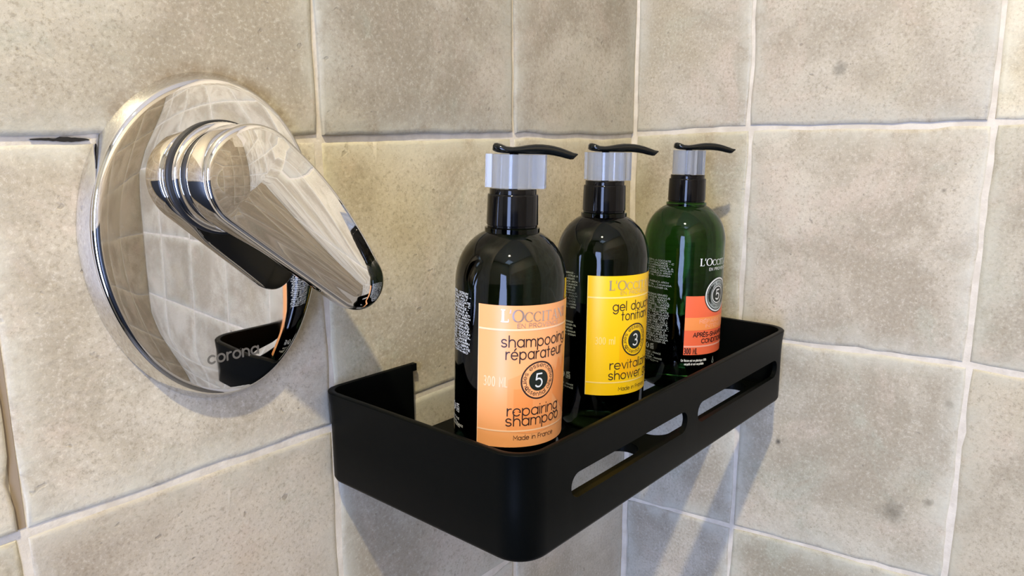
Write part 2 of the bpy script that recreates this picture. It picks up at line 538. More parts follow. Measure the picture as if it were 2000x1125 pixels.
M_JOINT_BROWN = simple('joint_brown', (.30, .235, .165), .9)
link('brown_joint', wbox('brown_joint', (-3.012, .0035, -1.016), (-2.990, .0075, -.02)), M_JOINT_BROWN, wall_left, label='brown recessed joint at the far left')  # brown strip set in the far left joint

# ceiling light (outside the frame)
lamp = thing('ceiling_light', 'round recessed white ceiling light above the shower', 'light', U(LAMP[0], LAMP[1], CEIL))
def rel(root, pts):
    return [Vector(p) - root.location for p in pts]
rg = lathe('trim_ring', [(.30*T, -.10*T), (.42*T, -.10*T), (.42*T, 0), (.30*T, 0), (.30*T, -.10*T)], 40)
link('trim_ring', rg, M_CEIL, lamp)

# ------------------------------------------------------------------ stroke lettering
def arc(cx, cy, rx, ry, a0, a1, n=None):
    n = n or max(4, int(abs(a1 - a0) / 18))
    return [(cx + rx * math.cos(math.radians(a0 + (a1 - a0) * i / n)), cy + ry * math.sin(math.radians(a0 + (a1 - a0) * i / n))) for i in range(n + 1)]
def ln(*p): return [tuple(q) for q in p]
O_ = arc(.5, .5, .5, .5, 0, 360)
S_ = lambda w, h: arc(w/2, h*.74, w*.46, h*.26, 25, 270) + arc(w/2, h*.24, w*.5, h*.24, 90, -155)[1:]
GL = {  # lower case (x-height 1): (advance, strokes)
 'a': (1.0, [O_, ln((1, 1), (1, 0))]), 'c': (.86, [arc(.5, .5, .5, .5, 48, 312)]),
 'd': (1.0, [O_, ln((1, 1.5), (1, 0))]), 'e': (1.0, [ln((0, .5), (1, .5)) + arc(.5, .5, .5, .5, 0, 318)[1:]]),
 'f': (.55, [arc(.5, 1.2, .28, .3, 90, 180) + ln((.22, 0)), ln((0, .95), (.52, .95))]),
 'g': (1.0, [O_, ln((1, 1)) + arc(.5, .02, .5, .5, 0, -150)]),
 'h': (.9, [ln((0, 1.5), (0, 0)), arc(.45, .53, .45, .45, 180, 0) + ln((.9, 0))]),
 'i': (.02, [ln((0, 1), (0, 0)), ln((0, 1.34), (0, 1.37))]), 'l': (.02, [ln((0, 1.5), (0, 0))]),
 'm': (1.5, [ln((0, 1), (0, 0)), arc(.375, .6, .375, .38, 180, 0) + ln((.75, 0)), arc(1.125, .6, .375, .38, 180, 0) + ln((1.5, 0))]),
 'n': (.9, [ln((0, 1), (0, 0)), arc(.45, .53, .45, .45, 180, 0) + ln((.9, 0))]),
 'o': (1.0, [O_]), 'p': (1.0, [O_, ln((0, 1), (0, -.5))]),
 'r': (.48, [ln((0, 1), (0, 0)), arc(.45, .53, .45, .45, 180, 80)]), 's': (.78, [S_(.74, 1.0)]),
 't': (.55, [ln((.25, 1.38), (.25, 0)), ln((0, .95), (.55, .95))]),
 'u': (.9, [ln((0, 1)) + arc(.45, .45, .45, .45, 180, 360) + ln((.9, 1)), ln((.9, 1), (.9, 0))]),
 'v': (.86, [ln((0, 1), (.43, 0), (.86, 1))]), 'w': (1.35, [ln((0, 1), (.34, 0), (.675, 1), (1.01, 0), (1.35, 1))]),
 'z': (.8, [ln((.03, .97), (.78, .97), (.02, .03), (.8, .03))]), 'y': (.86, [ln((0, 1), (.43, 0)), ln((.86, 1), (.25, -.45))]),
 'q': (1.0, [O_, ln((1, 1), (1, -.5))]), 'b': (1.0, [O_, ln((0, 1.5), (0, 0))]),
 ' ': (.45, []), '-': (.5, [ln((0, .5), (.5, .5))]), '.': (.02, [ln((0, 0), (0, .03))]), '%': (1.2, [arc(.25, 1.05, .25, .3, 0, 360), arc(.95, .3, .25, .3, 0, 360), ln((1, 1.35), (.2, 0))]),
}
GL['é'] = (1.0, GL['e'][1] + [ln((.48, 1.22), (.72, 1.48))])
C_ = 1.4   # cap height
B2 = lambda h: arc(.45, h * .75, .42, h * .25, 90, -90)
CAPS = {
 'A': (1.1, [ln((0, 0), (.55, C_), (1.1, 0)), ln((.2, .45), (.9, .45))]), 'B': (.9, [ln((0, 0), (0, C_), (.45, C_)) + B2(C_) + ln((0, C_/2)), ln((.45, C_/2)) + arc(.45, C_*.25, .45, C_*.25, 90, -90) + ln((0, 0))]),
 'C': (1.1, [arc(.65, .7, .65, .7, 48, 312)]), 'D': (1.1, [ln((0, 0), (0, C_), (.45, C_)) + arc(.45, .7, .65, .7, 90, -90) + ln((0, 0))]),
 'E': (.75, [ln((.75, C_), (0, C_), (0, 0), (.75, 0)), ln((0, .72), (.68, .72))]), 'F': (.72, [ln((.72, C_), (0, C_), (0, 0)), ln((0, .7), (.62, .7))]),
 'G': (1.2, [arc(.65, .7, .65, .7, 45, 350) + ln((.75, .58))]), 'H': (.95, [ln((0, 0), (0, C_)), ln((.95, 0), (.95, C_)), ln((0, .7), (.95, .7))]),
 'I': (.02, [ln((0, 0), (0, C_))]), 'L': (.7, [ln((0, C_), (0, 0), (.7, 0))]),
 'M': (1.2, [ln((0, 0), (0, C_), (.6, .45), (1.2, C_), (1.2, 0))]), 'N': (.98, [ln((0, 0), (0, C_), (.98, 0), (.98, C_))]),
 'O': (1.3, [arc(.65, .7, .65, .7, 0, 360)]), 'P': (.85, [ln((0, 0), (0, C_), (.45, C_)) + arc(.45, C_*.74, .4, C_*.26, 90, -90) + ln((0, C_*.48))]),
 'R': (.9, [ln((0, 0), (0, C_), (.45, C_)) + arc(.45, C_*.74, .4, C_*.26, 90, -90) + ln((0, C_*.48)), ln((.45, C_*.48), (.9, 0))]),
 'S': (.9, [S_(.85, C_)]), 'T': (.95, [ln((0, C_), (.95, C_)), ln((.475, C_), (.475, 0))]),
 'U': (.95, [ln((0, C_)) + arc(.475, .475, .475, .475, 180, 360) + ln((.95, C_))]), 'V': (1.05, [ln((0, C_), (.52, 0), (1.05, C_))]),
 'W': (1.4, [ln((0, C_), (.35, 0), (.7, C_), (1.05, 0), (1.4, C_))]), 'K': (.9, [ln((0, 0), (0, C_)), ln((.85, C_), (0, .6)), ln((.25, .8), (.9, 0))]),
 'Z': (.9, [ln((0, C_), (.9, C_), (0, 0), (.9, 0))]), 'J': (.6, [ln((.6, C_), (.6, .35)) + arc(.3, .35, .3, .35, 0, -180)]),
 'X': (.95, [ln((0, 0), (.95, C_)), ln((0, C_), (.95, 0))]), 'Y': (.95, [ln((0, C_), (.47, .65), (.95, C_)), ln((.47, .65), (.47, 0))]),
 'Q': (1.3, [arc(.65, .7, .65, .7, 0, 360), ln((.85, .3), (1.25, -.1))]), '/': (.5, [ln((0, 0), (.5, C_))]),
 '4': (.9, [ln((.65, 0), (.65, C_), (0, .4), (.9, .4))]), '0': (.9, [arc(.45, .7, .45, .7, 0, 360)]), '1': (.3, [ln((0, 1.1), (.3, C_), (.3, 0))]),
 '3': (.85, [arc(.4, C_*.74, .38, C_*.26, 140, -85) + arc(.4, C_*.26, .44, C_*.26, 85, -145)]),
 '5': (.85, [ln((.78, C_), (.16, C_), (.06, .72)) + arc(.38, .44, .46, .45, 130, -140)]),
}
CAPS['É'] = (.75, CAPS['E'][1] + [ln((.32, C_+.16), (.55, C_+.4))])
CAPS['È'] = (.75, CAPS['E'][1] + [ln((.5, C_+.16), (.27, C_+.4))])
GL.update(CAPS)

class Print:
    """flat print: quads in (u, z) with a material slot each."""
    def __init__(s): s.v, s.f, s.i, s.mats = [], [], [], []
    def slot(s, mat):
        if mat not in s.mats: s.mats.append(mat)
        return s.mats.index(mat)
    def poly(s, pts, mat, lay_=0.0):
        k = s.slot(mat); n = len(s.v)
        s.v += [(p[0], p[1], lay_) for p in pts]; s.f.append(tuple(range(n, n + len(pts)))); s.i.append(k)
    def stroke(s, pts, wd, mat, lay_=0.0, cap=True, widths=None):
        P = [Vector(p) for p in pts]
        P = [p for i, p in enumerate(P) if i == 0 or (p - P[i-1]).length > 1e-7]
        if len(P) < 2: return
        k = s.slot(mat); n = len(s.v)
        closed = (P[0] - P[-1]).length < 1e-5 * 1
        for i, p in enumerate(P):
            if closed and i in (0, len(P) - 1): d1, d2 = P[-1] - P[-2], P[1] - P[0]
            else:
                d1 = P[i] - P[i-1] if i else P[1] - P[0]
                d2 = P[i+1] - P[i] if i < len(P) - 1 else d1
            d1 = d1.normalized(); d2 = d2.normalized()
            n1, n2 = Vector((-d1.y, d1.x)), Vector((-d2.y, d2.x))
            b = n1 + n2
            b = n1 if b.length < .2 else b.normalized()
            sc_ = 1 / max(.45, b.dot(n1))
            h = (widths[i] if widths else wd) / 2 * sc_
            s.v += [(p.x + b.x*h, p.y + b.y*h, lay_), (p.x - b.x*h, p.y - b.y*h, lay_)]
        for i in range(len(P) - 1):
            s.f.append((n+2*i, n+2*i+1, n+2*i+3, n+2*i+2)); s.i.append(k)
        if cap and not closed:
            for e, q in ((0, 1), (-1, -2)):
                d = (P[e] - P[q]).normalized(); a0 = math.atan2(d.y, d.x)
                s.poly([(P[e].x + wd/2*math.cos(a0 + t), P[e].y + wd/2*math.sin(a0 + t)) for t in (-PI/2, -PI/3, -PI/6, 0, PI/6, PI/3, PI/2)], mat, lay_)
    def width(s, text, size, sp, xs=1.0):
        return (sum(GL[c][0] for c in text) * xs + sp * (len(text) - 1)) * size
    def text(s, text, u, z, size, mat, weight=.13, sp=.28, lay_=0.0, xs=1.0, fit=None, bend=None, cap=True):
        """size = x-height; fit = total width asked for; bend = (cx, cz, r, start_angle, sign)."""
        if fit:
            xs = max(.3, (fit / size - sp * (len(text) - 1)) / max(.01, sum(GL[c][0] for c in text)))
        x = 0.0
        for c in text:
            adv, st = GL[c]
            for pl in st:
                pts = [((x + p[0] * xs) * size, p[1] * size) for p in pl]
                if bend:
                    cx, cz, r, a0, sg = bend
                    pts = [(cx + (r + (q[1] if sg < 0 else -q[1])) * math.cos(a0 + sg * q[0] / r), cz + (r + (q[1] if sg < 0 else -q[1])) * math.sin(a0 + sg * q[0] / r)) for q in pts]
                else:
                    pts = [(u + q[0], z + q[1]) for q in pts]
                s.stroke(pts, weight * size, mat, lay_, cap)
            x += adv * xs + sp
    def disc(s, u, z, r, mat, lay_=0.0, n=40, xs=1.0):
        for i in range(n // 2):
            a, b = PI - PI*i/(n//2), PI - PI*(i+1)/(n//2)
            xa, xb, ha, hb = r*math.cos(a), r*math.cos(b), r*math.sin(a), r*math.sin(b)
            s.poly([(u + xa, z - ha), (u + xb, z - hb), (u + xb, z + hb), (u + xa, z + ha)], mat, lay_)
    def ring(s, u, z, r, wd, mat, lay_=0.0, n=56):
        s.stroke([(u + r*math.cos(2*PI*i/n), z + r*math.sin(2*PI*i/n)) for i in range(n + 1)], wd, mat, lay_, False)
    def serif(s, text, u, z, h, mat, fit, lay_=0.0):
        """small-cap serif wordmark; first letters of a word larger."""
        def glyph(c, x, k):
            W = .17 * k; t = .055 * k; out = 0
            def stem(xx, y0, y1, wd=W): s.stroke([(u + xx*sx, z + y0*h), (u + xx*sx, z + y1*h)], wd*h, mat, lay_, False)
            def bar(x0, x1, y, wd=t): s.stroke([(u + x0*sx, z + y*h), (u + x1*sx, z + y*h)], wd*h, mat, lay_, False)
            def diag(x0, y0, x1, y1, wd): s.stroke([(u + x0*sx, z + y0*h), (u + x1*sx, z + y1*h)], wd*h, mat, lay_, False)
            def serif_(xx, y): bar(xx - .17*k, xx + .17*k, y)
            e = t / 2
            if c == 'L': stem(x+.17*k, 0, k); serif_(x+.17*k, k-e); bar(x, x+.62*k, e); stem(x+.61*k, 0, .24*k, t); return .66*k
            if c == "'": diag(x+.06, k, x+.02, k*.70, .10*k); return .14*k
            if c in 'OC':
                a0, a1 = (0, 360) if c == 'O' else (42, 318)
                n = 40
                P, Wd = [], []
                for i in range(n + 1):
                    a = math.radians(a0 + (a1 - a0) * i / n)
                    P.append((u + (x + .47*k + .42*k*math.cos(a))*sx, z + (.5*k + .47*k*math.sin(a))*h)); Wd.append((.05 + .11*abs(math.cos(a))**1.3)*k*h)
                s.stroke(P, 0, mat, lay_, False, Wd)
                if c == 'C': stem(x+.80*k, .66*k, .92*k, t)
                return .94*k if c == 'O' else .86*k
            if c == 'I': stem(x+.17*k, 0, k); serif_(x+.17*k, e); serif_(x+.17*k, k-e); return .36*k
            if c == 'T': stem(x+.4*k, 0, k); serif_(x+.4*k, e); bar(x, x+.8*k, k-e); stem(x+.02*k, .78*k, k, t); stem(x+.78*k, .78*k, k, t); return .82*k
            if c == 'A': diag(x+.08*k, 0, x+.42*k, k, t); diag(x+.42*k, k, x+.78*k, 0, W); bar(x+.22*k, x+.62*k, .33*k); serif_(x+.1*k, e); serif_(x+.76*k, e); return .88*k
            if c == 'N': stem(x+.14*k, 0, k, t*1.2); stem(x+.82*k, 0, k, t*1.2); diag(x+.14*k, k, x+.82*k, 0, W); serif_(x+.14*k, e); serif_(x+.1*k, k-e); serif_(x+.82*k, k-e); return .98*k
            if c == 'E': stem(x+.17*k, 0, k); bar(x, x+.6*k, e); bar(x, x+.58*k, k-e); bar(x+.17*k, x+.48*k, .52*k); stem(x+.59*k, 0, .2*k, t); stem(x+.57*k, .8*k, k, t); return .64*k
            return .4
        sx = 1.0
        v0, f0, i0 = len(s.v), len(s.f), len(s.i)
        for ps in range(2):
            del s.v[v0:], s.f[f0:], s.i[i0:]
            x = 0
            for j, c in enumerate(text):
                k = 1.0 if j < 3 else .80
                x += glyph(c, x, k) + .07
            if ps == 0: sx = fit / x
    def build(s, name, to3, parent, label=None):
        me = mesh_from(name, [to3(*p) for p in s.v], s.f, s.i)
        return link(name, me, s.mats, parent, kind='stuff', label=label)

# ------------------------------------------------------------------ shower mixer
MX, MZ = -2.400, -.315
mixer = thing('shower_mixer', 'oval chrome shower mixer with an angled lever on the left tiled wall', 'shower mixer', U(MX, 0, MZ))
PL_D = .066
def plate_r(th):
    co = [5.6306, .2905, -.29, 1.6264, -.0032, .1539, -.166]
    q = co[0]
    for k in (1, 2, 3):
        q += co[2*k-1] * math.cos(k*th) + co[2*k] * math.sin(k*th)
    return q ** -.5
def plate_mesh():
    n = 160
    dome = lambda r: PL_D - r * r / 20.0
    rimfall = lambda k: .009 * max(0.0, (k - .74) / .26) ** 2.2
    v, f = [], []
    prof = [(1.0, 0, 0), (1.0, -.003, .010), (1.0, -.020, .040), (1.0, -.0235, .0455), (1.0, -.0275, .0495), (1.0, -.032, .0520), (1.0, -.037, None)] + [(k, 0, None) for k in (.985, .96, .93, .90, .87, .84, .80, .75, .7, .58, .45, .3, .15)]
    for k, ins, h in prof:
        for i in range(n):
            th = 2 * PI * i / n
            r = plate_r(th) * k + (ins if k == 1 else -.037 * k)
            hh = dome(r) - rimfall(r / plate_r(th)) if h is None else h * .93 + (dome(plate_r(th) - .03) - .0545) * min(1, h / .05)
            v.append(U(MX + r * math.cos(th), -hh, MZ + r * math.sin(th)) - mixer.location)
    v.append(U(MX, -dome(0), MZ) - mixer.location)
    for a in range(len(prof) - 1):
        for i in range(n):
            j = (i + 1) % n
            f.append((a*n+i, a*n+j, (a+1)*n+j, (a+1)*n+i))
    a = len(prof) - 1
    for i in range(n): f.append((a*n+i, a*n+(i+1) % n, len(v) - 1))
    me = mesh_from('wall_plate', v, f); fix_normals(me)
    return me
plate = link('wall_plate', plate_mesh(), M_CHROME, mixer, smooth=True)
HUB = (-2.392, -.115)
def ylathe(name, prof, c, root, n=80):
    """turned about the wall normal: prof (r, depth from wall)."""
    me = lathe(name, [(r * T, d * T) for r, d in prof], n)
    off = U(c[0], 0, c[1]) - root.location
    for q in me.vertices:
        x, y, z = q.co
        q.co = (off.x + x, off.y - z, off.z + y)
    fix_normals(me)
    sharp_by_angle(me, 35)
    return me
link('collar_ring', ylathe('collar_ring', [(0, .07), (.158, .07), (.161, .076), (.162, .088), (.159, .098), (.152, .103), (.140, .104), (0, .104)], HUB, mixer), M_CHROME, mixer)
link('base_gasket', ylathe('base_gasket', [(0, .055), (.168, .055), (.168, .071), (.166, .074), (0, .074)], HUB, mixer), M_SEAL_BLACK, mixer, label='black ring between plate and hub')
link('gasket', ylathe('gasket', [(0, .095), (.140, .095), (.140, .140), (0, .140)], HUB, mixer), M_SEAL_BLACK, mixer, label='black groove behind the hub')

def lever_mesh():
    c0, r0 = Vector(HUB), .153
    c1, r1 = Vector((-2.105, -.437)), .094
    ax = (c1 - c0); Ld = ax.length; ax.normalize()
    nx = Vector((-ax.y, ax.x))
    al = math.asin((r0 - r1) / Ld)
    out = []          # (outline point, spine point)
    a_ax = math.atan2(ax.y, ax.x)
    n0, n1, ns = 44, 26, 16
    # hub arc, from +side tangent around the back to -side tangent
    DL, DT = math.radians(13), math.radians(9)
    st, en = a_ax + PI/2 - al + DL, a_ax + 1.5*PI + al
    for i in range(n0 + 1):
        a = st + (en - st) * i / n0
        out.append((c0 + r0 * Vector((math.cos(a), math.sin(a))), c0))
    p_a = out[-1][0]
    a2 = a_ax - PI/2 + al
    p_b = c1 + r1 * Vector((math.cos(a2), math.sin(a2)))
    for i in range(1, ns): out.append((p_a.lerp(p_b, i/ns), c0.lerp(c1, i/ns)))
    for i in range(n1 + 1):
        a = a2 + (PI - 2*al - DT) * i / n1
        out.append((c1 + r1 * Vector((math.cos(a), math.sin(a))), c1))
    p_c = out[-1][0]; p_d = out[0][0]
    at_ = a2 + (PI - 2*al - DT)
    hl = (p_d - p_c).length * .38
    q1 = p_c + Vector((-math.sin(at_), math.cos(at_))) * hl
    q2 = p_d - Vector((-math.sin(st), math.cos(st))) * hl
    for i in range(1, ns):
        t = i / ns
        out.append((p_c*(1-t)**3 + q1*(3*t*(1-t)**2) + q2*(3*t*t*(1-t)) + p_d*t**3, c1.lerp(c0, t)))
    def front(p):
        s = (p - c0).dot(ax) / Ld
        return .262 + .060 * max(0, min(1.25, s)) + .002
    def thick(p):
        s = (p - c0).dot(ax)
        k = max(0, min(1, (s - .02) / .16)); k = k*k*(3-2*k)
        return (front(p) - .135) * (1 - k) + .062 * k
    m_ = len(out)
    v, f = [], []
    def put(p, d): v.append(U(p.x, -d, p.y) - mixer.location)
    EDGE = .018
    side = [(0.35, 1.0), (.10, 1.0), (0, .86), (0, EDGE / .062)]     # (inset share, share of thickness behind the front)
    layers = []
    for ins, sh in [(.40, 1.0), (.05, 1.0), (.01, .93), (0, .80), (0, .55)]:
        layers.append([(p + (q - p) * ins, front(p) - thick(p) * sh) for p, q in out])
    for t in (0, 22, 45, 68, 90):
        tr = math.radians(t)
        layers.append([(p + (q - p).normalized() * EDGE * (1 - math.cos(tr)), front(p) - EDGE * (1 - math.sin(tr))) for p, q in out])
    for k in (.84, .7, .55, .4, .25, .1, .0):
        layers.append([(q + (p - q).normalized() * ((p - q).length - EDGE) * k, front(q + (p - q) * k) + .022 * (1 - k*k)) for p, q in out])
    for Ly in layers:
        for p, d in Ly: put(p, d)
    for a in range(len(layers) - 1):
        for i in range(m_):
            j = (i + 1) % m_
            f.append((a*m_+i, a*m_+j, (a+1)*m_+j, (a+1)*m_+i))
    # back: close on the spine
    n = len(v)
    for p, q in out: put(q, front(p) - thick(p))
    for i in range(m_):
        j = (i + 1) % m_
        f.append((n+i, n+j, j, i))
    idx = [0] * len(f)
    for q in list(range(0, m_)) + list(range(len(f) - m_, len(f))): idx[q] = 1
    me = mesh_from('lever_handle', v, f, idx); fix_normals(me, 1e-6)
    for p_ in me.polygons: p_.use_smooth = True
    return me
M_UNDER = simple('dark_underside', (.055, .056, .055), .38, .7)  # darker grey metal on the lever's back faces
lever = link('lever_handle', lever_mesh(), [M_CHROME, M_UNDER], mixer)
sharp_by_angle(lever.data, 60)

pr = Print()
pr.text('corona', 0, 0, .0235, M_ENGRAVE, .26, .36)
wd = pr.width('corona', .0235, .36)
def to_plate(u, z, l):
    x = -2.483 + u; zz = -.6705 + z + u * -.01
    rr = math.hypot(x - MX, zz - MZ)
    return U(x, -(PL_D - rr * rr / 20.0) - .0006, zz) - mixer.location
pr.build('brand_mark', to_plate, plate, 'dark engraved lettering low on the plate')

# ------------------------------------------------------------------ shower shelf
SX0, SX1, SYF = -2.055, -.118, -.943      # outer left, outer right, outer front
ST, SB, SF = -.874, -1.214, -1.168          # top, bottom of the band, floor top
shelf = thing('shower_shelf', 'matte black shower shelf with slotted front fixed to the left tiled wall', 'shelf', U(-1.1, 0, SB))
BT = .020
RC, RW = .105, .075
S1 = (-1.832, -1.103); S2 = (-1.020, -.245)
SLZ, SLR = -1.040, .041
def shelf_band():
    # path (outer line) from the wall tab at the left, round the tray, to the wall tab at the right
    path = []   # (x, y, nx, ny, slot half-height)
    def add(x, y, nx, ny, s=0.0): path.append((x, y, nx, ny, s))
    yb = -.004
    for x in (-1.640, -1.75, -1.85, -1.93): add(x, yb, 0, 1)
    for i in range(11):
        a = PI/2 + PI/2 * i / 10
        add(SX0 + RW + RW*math.cos(a), yb - RW + RW*math.sin(a), math.cos(a), math.sin(a))
    for y in (-.3, -.5, -.7): add(SX0, y, -1, 0)
    for i in range(15):
        a = PI + PI/2 * i / 14
        add(SX0 + RC + RC*math.cos(a), SYF + RC + RC*math.sin(a), math.cos(a), math.sin(a))
    for a0, a1 in (S1, S2):
        n = 10
        for i in range(n + 1):
            t = i / n * PI/2
            add(a0 + SLR * (1 - math.cos(t)), SYF, 0, -1, SLR * math.sin(t) if i else 0.0)
        add((a0 + a1)/2, SYF, 0, -1, SLR)
        for i in range(n + 1):
            t = PI/2 - i / n * PI/2
            add(a1 - SLR * (1 - math.cos(t)), SYF, 0, -1, SLR * math.sin(t) if i < n else 0.0)
    for i in range(15):
        a = 1.5*PI + PI/2 * i / 14
        add(SX1 - RC + RC*math.cos(a), SYF + RC + RC*math.sin(a), math.cos(a), math.sin(a))
    for y in (-.7, -.5, -.3): add(SX1, y, 1, 0)
    for i in range(11):
        a = PI/2 * i / 10
        add(SX1 - RW + RW*math.cos(a), yb - RW + RW*math.sin(a), math.cos(a), math.sin(a))
    for x in (-.26, -.36, -.46, -.53): add(x, yb, 0, 1)
    v, f = [], []
    np_ = len(path)
    rows = 0
    for x, y, nx, ny, s in path:
        wall = ny > .95 and y > -.02
        fl = 0.0 if wall else 1.0
        o = [(0, SB + .006, -.006), (0, SB + .018, 0), (0, SLZ - s, 0), (0, SLZ + s, 0), (0, ST - .10, 0), (1, ST - .05, .002*fl), (1, ST - .015, .006*fl), (1, ST - .004, .0072*fl)]
        inner = [(1, ST - .001, .004*fl), (1, ST, -BT*.3), (1, ST - .002, -BT*.85), (1, ST - .012, -BT), (0, ST - .10, -BT), (0, SLZ + s, -BT), (0, SLZ - s, -BT), (0, SB + .004, -BT), (0, SB, -BT*.7)]
        ring = o + inner
        rows = len(ring)
        for _, z, d in ring:
            v.append(U(x + nx*d, y + ny*d, z) - shelf.location)
    A, Bq = 2, 3             # outer slot edges; inner are 13 (top) and 14 (bottom)
    iT, iB = 13, 14
    for k in range(np_ - 1):
        s0, s1 = path[k][4], path[k+1][4]
        for r in range(rows):
            r2 = (r + 1) % rows
            open_ = (s0 > 0 or s1 > 0)
            if r == A or r == iT:
                if open_: continue
                f.append((k*rows+r, (k+1)*rows+r, (k+1)*rows+r2, k*rows+r2)); continue
            f.append((k*rows+r, (k+1)*rows+r, (k+1)*rows+r2, k*rows+r2))
        if s0 > 0 or s1 > 0:
            f.append((k*rows+Bq, (k+1)*rows+Bq, (k+1)*rows+iT, k*rows+iT))
            f.append((k*rows+A, k*rows+iB, (k+1)*rows+iB, (k+1)*rows+A))
    for k in (0, np_ - 1):
        f.append(tuple(k*rows + r for r in range(rows)))
    me = mesh_from('band', v, f)
    fix_normals(me, 1e-6)
    sharp_by_angle(me, 40)
    return me
link('band', shelf_band(), M_SHELF, shelf)
# small hooked lip at the top of the left wall tab
link('wall_tab_lip', box_mesh('wall_tab_lip', U(-1.645, -.026, ST - .030) - shelf.location, U(-1.622, -.004, ST - .001) - shelf.location), M_SHELF, shelf)

FS = [(-1.99, -1.160), (-1.040, -.185)]         # floor slots along x
FR = [(-.800, -.665), (-.452, -.317)]           # their two rows in y
def shelf_floor():
    xs = [SX0 + .012]
    def half(x, seg, r):
        a, b = seg
        if x <= a or x >= b: return None
        e = min(x - a, b - x)
        return r if e >= r else math.sqrt(max(0, r*r - (r - e)**2))
    rr = .0675
    cols = {SX0 + BT*.5, SX1 - BT*.5}
    for a, b in FS:
        for i in range(9):
            t = i/8 * PI/2
            cols.add(a + rr*(1 - math.cos(t))); cols.add(b - rr*(1 - math.cos(t)))
        cols.add((a + b)/2)
    # corner columns
    for i in range(7):
        t = i/6 * PI/2
        cols.add(SX0 + BT*.5 + RC*(1 - math.cos(t))); cols.add(SX1 - BT*.5 - RC*(1 - math.cos(t)))
    cols = sorted(cols)
    v, f = [], []
    yb = -.012
    for x in cols:
        e = min(x - SX0 - BT*.5, SX1 - BT*.5 - x)
        yf = SYF + BT*.5 + (RC - math.sqrt(max(0, RC**2 - (RC - e)**2)) if e < RC else 0)
        yk = yb - (RW - math.sqrt(max(0, RW**2 - (RW - e)**2)) if e < RW else 0)
        ys = [yf]
        for y0, y1 in FR:
            h = None
            for seg in FS:
                h = half(x, seg, rr) if half(x, seg, rr) is not None else h
            h = h or 0.0
            c = (y0 + y1)/2
            ys += [max(yf, c - h), c + h]
        ys.append(yk)
        for z in (SF, SB + .004):
            for y in ys: v.append(U(x, y, z) - shelf.location)
    R = 12
    for k in range(len(cols) - 1):
        xm = (cols[k] + cols[k+1])/2
        open_ = any(a < xm < b for a, b in FS)
        for z in (0, 6):
            for r in range(5):
                if r in (1, 3) and open_: continue
                f.append((k*R+z+r, (k+1)*R+z+r, (k+1)*R+z+r+1, k*R+z+r+1))
        for r in (0, 5): f.append((k*R+r, (k+1)*R+r, (k+1)*R+6+r, k*R+6+r))
        if open_:
            for r in (1, 2, 3, 4): f.append((k*R+r, (k+1)*R+r, (k+1)*R+6+r, k*R+6+r))
    for k in (0, len(cols) - 1):
        for r in range(5): f.append((k*R+r, k*R+r+1, k*R+6+r+1, k*R+6+r))
    me = mesh_from('floor_panel', v, f)
    fix_normals(me, 1e-6)
    sharp_by_angle(me, 40)
    return me
link('floor_panel', shelf_floor(), M_SHELF, shelf)

# ------------------------------------------------------------------ pump bottles
RB = .187
ZB = SF + .001          # the base stands on the shelf floor
BODY = [(0, ZB + .012), (.120, ZB + .012), (.140, ZB), (.160, ZB + .003), (.175, ZB + .013), (.184, ZB + .030), (RB, ZB + .055),
        (RB, -.90), (RB, -.70), (RB, -.53), (RB, -.476), (.1862, -.462), (.1838, -.445), (.1795, -.425), (.1735, -.405), (.1650, -.386), (.1535, -.367), (.1390, -.349),
        (.1215, -.333), (.1060, -.322), (.0955, -.3165), (.0915, -.3145), (.0915, -.3000), (.0860, -.2985), (.0815, -.2970), (.0815, -.290), (.0, -.290)]
CAP = [(0, -.2965), (.0830, -.2965), (.0840, -.2905), (.0860, -.2890), (.0860, -.286), (.0838, -.196), (.0832, -.192), (.0815, -.190), (.0775, -.1895), (.0775, -.175), (.0765, -.1725), (.045, -.1725), (0, -.1725)]
def up(prof): return [(r * T, (z - ZB) * T) for r, z in prof]

def head_mesh():
    # stations along the nozzle: (s, top, bottom, half width), tile units from the pump axis
    q = .000398
    st = [(-.0705, 150, 158, .012), (-.0690, 118, 163, .024), (-.064, 103, 170, .032), (-.055, 100, 177, .037), (-.041, 109, 183, .040), (-.025, 126, 186, .041), (-.005, 130, 187, .040), (.015, 124, 187, .038),
          (.047, 110, 187, .034), (.070, 104, 187, .030), (.092, 104, 187, .027), (.112, 108, 189, .0245), (.130, 115, 194, .0225), (.150, 127, 203, .021), (.168, 142, 214, .0195), (.184, 156, 222, .018), (.193, 165, 220, .0175), (.207, 173, 184, .016)]
    z_ref = -.0600      # crop row 185
    v, f = [], []
    n = 20
    for s, tp, bt, hw in st:
        zt = z_ref + (185 - tp) * q; zb = z_ref + (185 - bt) * q
        for i in range(n):
            a = 2*PI*i/n
            ca, sa = math.cos(a), math.sin(a)
            e = .62
            y = hw * math.copysign(abs(ca)**e, ca)
            zc = (zt + zb)/2 + (zt - zb)/2 * math.copysign(abs(sa)**.8, sa)
            v.append((s * T, y * T, (zc - ZB) * T))
    for k in range(len(st) - 1):
        for i in range(n):
            j = (i + 1) % n
            f.append((k*n+i, (k+1)*n+i, (k+1)*n+j, k*n+j))
    f.append(tuple(range(n))); f.append(tuple((len(st)-1)*n + i for i in range(n)))
    me = mesh_from('pump_head', v, f)
    fix_normals(me)
    sharp_by_angle(me, 55)
    return me

